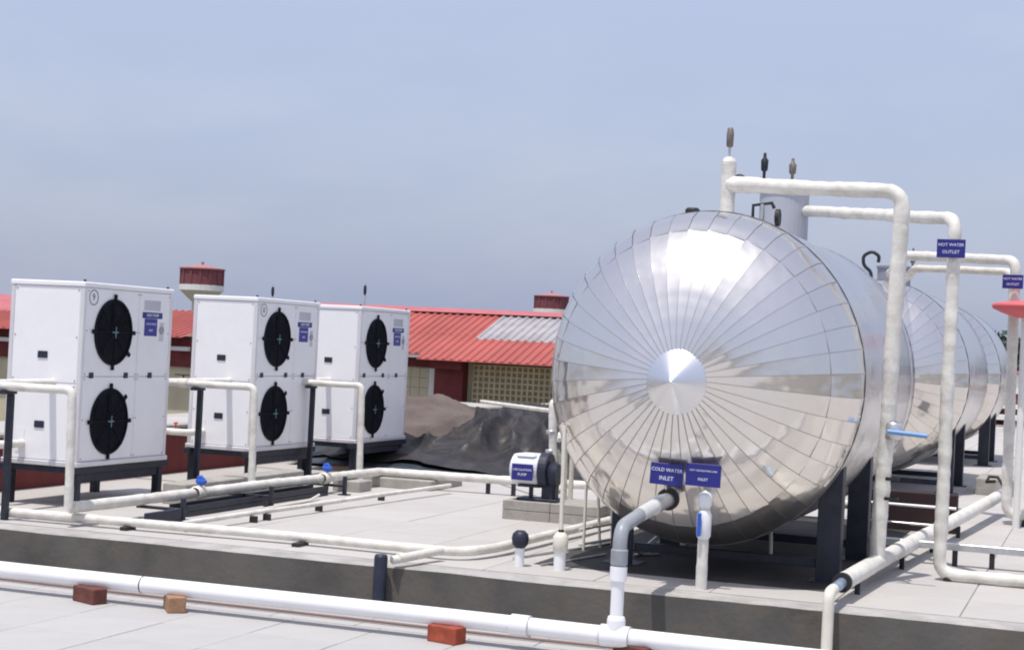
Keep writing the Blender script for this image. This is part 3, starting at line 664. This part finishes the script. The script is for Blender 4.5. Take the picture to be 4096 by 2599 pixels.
# ================================================================ HEAT PUMPS
HW, HDp, HH = 1.4, .73, 1.573
def make_hp():
    b = empty('heat_pump', (0,0,0)); g = .004
    MB().box((.012,.012,.03), (HW-.012,HDp-.012,HH-.02)).build('casing', M_hp, b)
    # panels: front (fan side, -y) two, left end (-x) two
    for (x0, x1) in ((.035, .845), (.853, HW-.035)):
        for (z0, z1) in ((.05, .765), (.773, HH-.05)):
            MB().box((x0, -.002, z0), (x1, .011, z1), bev=.003).build('front_panel', M_hp, b)
    for (z0, z1) in ((.05, .70), (.708, HH-.05)):
        MB().box((-.002, .035, z0), (.011, HDp-.035, z1), bev=.003).build('side_panel', M_hp, b)
        MB().box((HW-.011, .035, z0), (HW+.002, HDp-.035, z1), bev=.003).build('side_panel', M_hp, b)
    for x in (-.006, HW-.034):
        for y in (-.006, HDp-.034): MB().box((x, y, .045), (x+.04, y+.04, HH-.045), bev=.004).build('corner_post', M_trim, b)
    MB().box((-.012,-.012,HH-.043), (HW+.012,HDp+.012,HH), bev=.008).build('top_cover', M_hp, b)
    MB().box((-.02,-.02,0), (HW+.02,HDp+.02,.042), bev=.006).build('base_flange', M_trim, b)
    for x in (.04, HW-.04): MB().tube([(x,.03,HH),(x,.03,HH+.02)], .012, 8).build('lifting_bolt', M_rubber, b)
    for fz, sg in ((1.155, -1), (.381, 1)):
        cx = .452; r = .285
        f = empty('fan', (cx, -.003, fz)); f.parent = b
        MB().lathe([(r+.004,0),(r+.004,-.012),(r-.014,-.016),(r-.014,.0)], axis='y', n=48, smooth=False).build('fan_ring', M_black, f)
        MB().lathe([(r-.012,-.0015),(.001,-.0015)], axis='y', n=48, smooth=False).build('fan_well', M_black, f)
        gm = MB()
        for q in range(9):
            rq = .035+q*.028; gm.lathe([(rq-.003,-.016),(rq,-.020),(rq+.003,-.016)], axis='y', n=36, smooth=False)
        for q in range(8):
            a = q*math.pi/4; gm.tube([(.03*math.cos(a),-.018,.03*math.sin(a)),(r*math.cos(a),-.018,r*math.sin(a))], .004, 6)
        gm.build('wire_guard', M_black, f)
        bm_ = MB()
        for q in range(5):
            a = q*2*math.pi/5; pts = [(.05*math.cos(a),-.003,.05*math.sin(a)),(.25*math.cos(a-.25),-.004,.25*math.sin(a-.25)),(.25*math.cos(a+.45),-.012,.25*math.sin(a+.45)),(.06*math.cos(a+.7),-.008,.06*math.sin(a+.7))]
            bm_.tri(pts, [(0,1,2,3)])
        bm_.build('fan_blades', M_black, f)
        MB().box((-.045,-.030,-.006),(.045,-.022,.006),bev=.002).box((-.006,-.0305,-.05),(.006,-.0315,.05)).build('hub_cross', mat('hub_teal', (.13,.22,.25), .4), f)
        for a in (0, 90, 180, 270, -38*1 if sg < 0 else 42):
            tb_ = MB().box((r-.012,-.020,-.018), (r+.045,-.004,.018), bev=.004).build('tab', M_black, f); tb_.rotation_euler.y = -R(a)
    for hx in (.15, .68, 1.07):
        MB().box((hx-.032,-.010,.755), (hx+.032,-.0025,.805), bev=.005).build('latch', M_base, b)
    for hz in (.94, .345):
        MB().box((-.010,.335,hz-.03), (-.0025,.435,hz+.03), bev=.005).build('latch', M_base, b)
    MB().box((-.006,.53,.10), (-.0025,.62,.30)).build('label_sticker', M_pvc, b)
    sc = MB()
    for x in (.055,.83,.87,HW-.055):
        for z in (.07,.4,.745,.79,1.16,HH-.075): sc.box((x-.006,-.006,z-.006),(x+.006,-.0022,z+.006))
    for y in (.055,HDp-.055):
        for z in (.07,.4,.68,.73,1.1,HH-.075): sc.box((-.006,y-.006,z-.006),(-.0022,y+.006,z+.006))
    sc.build('screws', mat('screw_grey', (.35,.35,.37), .4), b)
    # signs on the front
    MB().box((.906,-.007,1.294), (1.235,-.0022,1.348), bev=.002).build('name_plate', M_sign, b)
    text('lettering', 'HEAT PUMP', .038, M_let, b, (1.07,-.008,1.321), '-y')
    MB().box((.945,-.0065,1.135), (1.155,-.0023,1.29), bev=.002).build('info_plate', mat('blue_info', (.028,.032,.27), .35), b)
    text('lettering', 'WATER HEATER', .022, M_let, b, (1.05,-.0075,1.243), '-y')
    text('lettering', 'HOT', .03, M_let, b, (1.05,-.0075,1.185), '-y')
    MB().box((.93,-.0045,1.365), (1.20,-.0022,1.455), bev=.001).build('grey_label', mat('grey_label', (.50,.51,.56), .5), b)
    MB().lathe([(0,-.012),(.035,-.012),(.035,-.002)], (1.23,0,1.19), 'y', 16, False).build('control_dial', mat('dial_grey', (.30,.30,.33), .4), b)
    MB().box((1.20,-.0045,1.09), (1.27,-.0022,1.26), bev=.001).build('control_plate', mat('plate_grey', (.55,.54,.58), .4), b)
    return b
hp0 = make_hp()
hps = [(11.98, 8.15, 'nearest white heat pump cabinet with two black fans, marked 9', '9'),
       (15.0, 8.14, 'middle white heat pump cabinet with two black fans, marked 0', '0'),
       (17.3, 8.05, 'farthest white heat pump cabinet with two black fans, next to the tarpaulin heap', None)]
for i, (x, y, lab, num) in enumerate(hps):
    o = hp0 if i == 0 else copy_tree(hp0)
    o.location = (x, y, .66); tag(o, lab, 'heat pump', 'white heat pumps in a row')
hpo = [o for o in bpy.data.objects if o.name.startswith('heat_pump')]
for o, (x, y, lab, num) in zip(sorted(hpo, key=lambda q: q.location.x), hps):
    if num:
        text('number', num, .085, M_num, o, (.135,-.0035,1.445), '-y')
        MB().lathe([(.060,-.0025),(.060,-.005),(.067,-.005),(.067,-.0025)], (.135,0,1.445), 'y', 24, False).build('number_ring', M_num, o)
# stands
def make_stand():
    b = empty('steel_stand', (0,0,0)); h = .35
    for x in (.02, HW-.09):
        for y in (.0, HDp-.07): MB().box((x,y,0), (x+.07,y+.07,h-.062), bev=.003).build('leg', M_steel, b)
    for y in (-.01, HDp-.06): MB().box((-.06,y,h-.06), (HW+.06,y+.07,h-.003), bev=.003).build('rail', M_steel, b)
    for x in (.0, HW-.09): MB().box((x,.061,h-.055), (x+.06,HDp-.061,h-.005), bev=.003).build('rail', M_steel, b)
    MB().box((.10,.01,h-.13), (HW-.10,.03,h-.063)).build('skirt', M_steel, b)
    return b
st = make_stand()
for i, (x, y, lab, num) in enumerate(hps):
    o = st if i == 0 else copy_tree(st); o.location = (x, y, ZD)
    tag(o, 'dark blue steel stand under the %s heat pump' % ('nearest', 'middle', 'farthest')[i], 'stand', 'steel stands under the heat pumps')
# connecting pipes and their posts
def make_conn(x, yb, hpx, lab1, lab2, i):
    b = empty('heat_pump_pipe', (x, 7.42, .46), lab1, 'pipe', 'white pipes linking the heat pumps to the header')
    ye = 8.42-7.42; zt = 1.365-.46
    MB().pipe([(0,0,0),(.015,.03,zt),(0,ye,zt),(hpx-x+.01,ye,zt)], .034, .06, 16, rough=.06).build('pipe_run', M_wrap, b)
    MB().lathe([(.036,-.05),(.046,-.04),(.046,.04),(.036,.05)], (0,.78,zt), 'y', 14).build('valve_body', M_cream, b)
    MB().tube([(0,.78,zt+.03),(0,.78,zt+.07)], .008, 6).box((-.008,.72,zt+.07),(.008,.87,zt+.08)).build('lever', M_rubber, b)
    p = MB().box((x+.055, 8.03, ZD), (x+.10, 8.08, 1.30), bev=.004).box((x-.05, 8.02, 1.302), (x+.11, 8.09, 1.33)).build('pipe_post', M_steel); tag(p, lab2, 'post', 'dark posts holding the heat pump pipes')
    l = empty('return_pipe', (hpx, 8.70, .83), ('short return pipe with red valve at the foot of the %s heat pump' % ('nearest', 'middle', 'farthest')[i]), 'pipe', 'return pipes of the heat pumps')
    MB().pipe([(0,0,0),(-.30,0,0),(-.30,.95,0)], .034, .08, 14, rough=.06).build('pipe_run', M_wrap, l)
    MB().tube([(-.30,.14,.03),(-.30,.14,.085)], .008, 6).lathe([(0,-.008),(.022,-.008),(.022,.008),(0,.008)], (-.30,.14,.09), n=10).build('valve_knob', M_red, l)
make_conn(10.84, 7.42, 11.98, 'white pipe rising from the header to the nearest heat pump', 'dark post at the left frame edge holding the pipe', 0)
make_conn(13.73, 7.42, 15.0, 'white pipe rising from the header to the middle heat pump', 'dark post left of the middle heat pump', 1)
make_conn(16.10, 7.42, 17.3, 'white pipe rising from the header to the farthest heat pump', 'dark post between the middle and farthest heat pumps', 2)
# rods behind the cabinets
def rod(x, y, z, lab):
    b = empty('lightning_rod', (x, y, ZD), lab, 'rod', 'thin rods behind the heat pumps')
    MB().tube([(0,0,0),(0,0,z-ZD)], .012, 6).build('mast', M_galv, b); MB().lathe([(.012,z-ZD-.16),(.022,z-ZD-.12),(.022,z-ZD-.05),(0,z-ZD)], n=8).build('tip', M_steel, b)
rod(20.2, 9.36, 2.60, 'thin rod with dark tip standing behind the farthest heat pump')
rod(20.5, 10.9, 2.54, 'faint thin rod standing behind the middle heat pump')

# ================================================================ HEAP, PUMP
def heap(x, y):
    def g(cx, cy, sx, sy, h): return h*math.exp(-((x-cx)/sx)**2-((y-cy)/sy)**2)
    z = max(g(20.6, 8.6, 1.7, 1.5, .93), 0)
    z = .87*(z**3+g(20.6, 7.1, 1.5, .95, .80)**3+g(20.3, 6.3, 1.1, .45, .68)**3+g(20.8, 10.2, 1.6, 1.1, .6)**3)**(1/3)
    return z
def sheet(name, m, x0, x1, y0, y1, dz, cond, n=70, amp=.05, fr=2.2, parent=None):
    vs = []; idx = {}; fs = []
    for i in range(n+1):
        for j in range(n+1):
            x = x0+(x1-x0)*i/n; y = y0+(y1-y0)*j/n
            p = Vector((x*fr*.55+y*.9, y*fr*.4-x*.5, dz*9)); f = noise.ridged_multi_fractal(p, .9, 2.1, 4, .8, 1.6) if hasattr(noise, 'ridged_multi_fractal') else noise.noise(p)
            z = max(heap(x, y)+amp*(f-1.2)*min(1, heap(x, y)*4), .004)+ZD+dz
            vs.append((x, y, z))
    for i in range(n):
        for j in range(n):
            x = x0+(x1-x0)*(i+.5)/n; y = y0+(y1-y0)*(j+.5)/n
            if cond(x, y): a = i*(n+1)+j; fs.append((a, a+n+1, a+n+2, a+1))
    return MB().tri(vs, fs, True).build(name, m, parent)
hpE = empty('covered_heap', (0,0,0), 'heap covered with black tarpaulin and grey-brown sacking behind the pump', 'heap')
def ymax(x):
    k = min(1, max(0, (x-18.1)/1.4)); k = k*k*(3-2*k)
    return 9.3*(1-k)+7.65*k+.14*noise.noise(Vector((x*1.6, 4, 0)))
def folds(x, y):
    dx, dy = x-20.7, y-7.45; th = math.atan2(dy, dx); d = math.hypot(dx, dy)
    n1 = noise.noise(Vector((x*.9, y*.9, 3)))
    r1 = 1-abs(math.sin(th*4.5+1.6*n1+d*.6)); r2 = 1-abs(math.sin(th*9+2.5*noise.noise(Vector((x*1.4, y*1.4, 8)))+d*1.5))
    return (.27*r1**2.6+.10*r2**2.4)*min(1, d*.9)+.05*noise.noise(Vector((x*3, y*3, 1)))+.02*noise.noise(Vector((x*9, y*9, 1)))
def drape(name, m, x0, x1, ya, yb, dz, amp, nx=110, ny=110):
    vs = []; fs = []
    for i in range(nx+1):
        for j in range(ny+1):
            x = x0+(x1-x0)*i/nx; y = ya(x)+(yb(x)-ya(x))*j/ny
            x += .15*noise.noise(Vector((y*1.3, 1, 0)))*(1-i/nx)
            h = heap(x, y); vs.append((x, y, ZD+.008+dz+max(0, h-.03)+amp*folds(x, y)*min(1, h*3+.08)))
    for i in range(nx):
        for j in range(ny): a = i*(ny+1)+j; fs.append((a, a+ny+1, a+ny+2, a+1))
    return MB().tri(vs, fs, True).build(name, m, hpE)
drape('sacking', M_soil, 18.9, 23.5, lambda x: ymax(x)-.2, lambda x: 12.2, .0, .35)
drape('tarpaulin', M_tarp, 18.1, 23.2, lambda x: 4.9, ymax, .03, 1.0)
drape('blue_sheet', M_bluet, 17.85, 18.9, lambda x: 6.3+.3*noise.noise(Vector((x*2,0,0))), lambda x: 9.2, .01, .5, 40, 60)
t = MB().box((17.6, 6.75, ZD+.006), (17.9, 8.6, .35)).build('timber_plank', mat('pale_timber', (.42,.30,.20), .8)); tag(t, 'pale timber plank lying in front of the covered heap', 'plank')

t = empty('pump_plinth', (14.05, 4.65, ZD), 'low concrete plinth carrying the circulation pump', 'plinth')
for k in range(2):
    for j in range(2): MB().box((0+.001, -.50+.45*j+.003*j, .088*k+.001), (.62, -.50+.45*(j+1), .088*(k+1)-.001), bev=.006).build('block', M_conc, t)
MB().box((.002, .402, .0), (.62, .40, .0)) 
t = empty('circulation_pump', (14.2, 4.72, .487), 'white circulation pump with blue sign on a low concrete plinth', 'pump')
MB().lathe([(0,.30),(.10,.30),(.135,.28),(.142,.24),(.142,.05),(.13,.02)], (0,0,.275), 'y', 28, False).build('motor', M_motor, t)
MB().box((-.11,.05,.38), (.11,.24,.42), bev=.02).build('terminal_box', M_motor, t)
MB().lathe([(.155,-.06),(.16,-.05),(.16,.02),(.13,.03)], (0,0,.275), 'y', 28, False).lathe([(0,-.06),(.155,-.06)], (0,0,.275), 'y', 28, False).build('end_flange', M_base, t)
MB().lathe([(0,-.14),(.10,-.14),(.12,-.10),(.11,-.06)], (0,0,.24), 'y', 24, False).box((-.07,-.13,.0), (.07,.0,.20), bev=.02).build('volute', M_base, t)
MB().box((-.10,-.16,.001), (.12,.22,.025), bev=.004).box((-.02,.10,.026),(.02,.13,.15)).box((-.08,.02,.12),(.08,.22,.14)).build('base_frame', M_base, t)
MB().box((-.160,.055,.185), (-.150,.255,.33), bev=.003).build('sign_plate', M_sign, t)
MB().box((-.150,.08,.24),(-.13,.23,.27)).build('sign_bracket', M_motor, t)
text('lettering', 'CIRCULATION', .027, M_let, t, (-.1615,.155,.278)); text('lettering', 'PUMP', .034, M_let, t, (-.1615,.155,.235))
t = empty('pump_riser', (14.6, 4.80, ZD), 'white vertical pipe with elbow rising behind the circulation pump', 'pipe')
MB().pipe([(-.10,-.16,.25),(0,-.03,.40),(0,0,1.05),(.25,.02,1.05)], .038, .06, 16, rough=.06).build('pipe_run', M_wrap, t)
MB().pipe([(.0,-.21,.0),(.0,-.21,.62),(.2,-.20,.62)], .022, .05, 12, rough=.05).build('third_riser', M_cream, t)
MB().pipe([(.02,-.14,.15),(.02,-.12,.82),(.3,-.10,.82)], .030, .05, 14, rough=.06).build('second_riser', M_wrap, t)
for z in (.45,.60,.78): MB().lathe([(.038,-.02),(.05,-.015),(.05,.015),(.038,.02)], (0,0,z), n=14).build('flange', M_galv, t)
t = empty('hand_rail', (0,0,0), 'white horizontal pipe running left behind the pump riser', 'pipe')
MB().pipe([(15.0,4.75,1.255),(17.5,6.6,1.22)], .022, n=10).build('pipe_run', M_wrap, t)
MB().pipe([(14.9,4.82,1.0),(16.4,5.3,.98)], .022, n=10).build('lower_pipe', M_wrap, t)
# white ladder-like frame left of the tank leg
t = empty('white_ladder', (12.3, 3.70, ZD), 'small white ladder-like frame of thin tubes beside the left tank leg', 'ladder')
for (dx, dy, h, lean) in ((0,.04,.52,0), (.25,-.02,.48,.04), (.45,-.06,.40,.02)): MB().tube([(dx,dy,0),(dx,dy+lean,h)], .012, 8).build('upright', M_cream, t)
for z in (.05,.17): MB().tube([(-.02,.07,z),(.46,-.09,z+.02)], .011, 8).build('rung', M_cream, t)
# clutter on the floor below the front of the tank
t = MB().tube([(11.42,4.0,.325),(11.8,3.92,.325),(12.6,3.72,.33),(13.2,3.6,.33)], .010, 8).build('floor_conduit', M_galv); tag(t, 'pale conduit on the floor left below the tank, nearer the black cowl', 'conduit')
t = MB().tube([(11.22,3.72,.325),(11.6,3.62,.325),(12.1,3.5,.33)], .009, 8).build('floor_conduit', M_galv); tag(t, 'short pale conduit on the floor between cowl stub and thin post', 'conduit')
t = MB().tube([(11.95,3.4,.50),(12.0,3.3,.42),(12.1,3.22,.36),(12.2,3.3,.33),(12.4,3.15,.34)], .014, 8).tube([(12.3,3.3,.33),(12.5,3.18,.47),(12.6,3.05,.45)], .02, 8).build('hose', M_galv); tag(t, 'tangled grey hose below the left underside of the tank', 'hose')
t = MB().tube([(12.6,2.35,.60),(12.6,2.34,.38)], .014, 8).build('drain_pipe', M_cream); tag(t, 'small cream drain pipe hanging under the large tank', 'pipe')

# ---------- right side: insulated pipe to the floor, rails
t = empty('insulated_pipe', (0,0,0), 'thick insulated pipe running back along the roof from the cream elbow', 'pipe')
MB().pipe([(10.42,1.56,-.2),(10.42,1.56,.435),(10.56,1.555,.440)], .036, .07, 18).build('cream_elbow', M_cream, t)
MB().tube([(10.55,1.555,.440),(10.86,1.545,.448)], .034, 18).build('steel_pipe', mat('blue_grey_pipe', (.28,.36,.46), .3, metal=.3, var=.15, scale=12), t)
MB().tube([(10.84,1.546,.448),(10.88,1.544,.449)], .064, 20).build('foam_rim', M_rubber, t)
MB().pipe([(10.882,1.544,.449),(12.05,1.475,.462),(18.6,1.0,.52)], .060, .2, 18, rough=.035).build('pipe_run', M_wrap, t)
for x in (11.35, 12.95, 14.3, 15.7):
    yy = 1.544-(x-10.882)*.070; MB().box((x-.018,yy-.018,ZD), (x+.018,yy+.018,.42), bev=.003).build('support', M_steel, t)
t = empty('steel_rail', (0,0,0), 'low pale steel rail on dark legs crossing below the insulated pipe', 'rail')
MB().box((13.42,.1,.44), (13.50,1.85,.495), bev=.004).build('rail', M_galv, t)
MB().box((13.40,-1.6,.44), (13.48,.095,.495), bev=.004).build('rail', M_galv, t)
for y in (1.05,.77,-.2): MB().box((13.43,y-.02,ZD), (13.47,y+.02,.438), bev=.003).build('leg', M_steel, t)
MB().lathe([(0,.0),(.035,0),(.03,.03),(.012,.06)], (12.48,1.02,ZD), n=10, smooth=False).build('foot', M_rubber, BP2)
MB().lathe([(0,.0),(.035,0),(.03,.05),(.012,.07)], (17.35,.70,ZD), n=10, smooth=False).build('foot', M_rubber, BP3)
t = MB().box((16.0,1.25,ZD), (16.15,2.25,.68), bev=.01).build('maroon_kerb', mat('shaded_maroon', (.028,.014,.017), .8, var=.2)); tag(t, 'low maroon kerb wall with shade painted into its colour between the two wrapped posts', 'wall')  # maroon darkened so the colour itself carries the shade
t = MB().tube([(15.9,1.25,.56),(15.92,2.2,.56)], .014, 8).build('thin_line', M_pvc); tag(t, 'thin white pipe in front of the maroon kerb wall', 'pipe')
t = MB().tube([(15.8,1.25,.40),(15.82,2.2,.40)], .012, 8).build('thin_line', M_galv); tag(t, 'lower thin grey pipe in front of the maroon kerb wall', 'pipe')
t = MB().box((21.2,1.0,ZD), (22.2,1.45,.52), bev=.01).build('concrete_pad', M_conc); tag(t, 'grey concrete pad at the foot of the second tank', 'block')
t = MB().tube([(20.9,1.10,.46),(21.0,1.18,.56),(21.0,1.28,.56),(20.9,1.30,.50),(20.8,1.2,.52)], .02, 8).build('hose', M_rubber); tag(t, 'coiled black hose by the legs of the second tank', 'hose')
t = MB().tube([(16.4,2.4,.52),(16.45,4.3,.52)], .045, 14).build('cross_pipe', M_wrap); tag(t, 'white pipe crossing below the rear end of the large tank', 'pipe')
t = MB().box((18.9,.25,ZD), (19.6,.75,.62), bev=.02).build('equipment_box', M_base); tag(t, 'dark blue box behind the third wrapped pipe at the right edge', 'box')
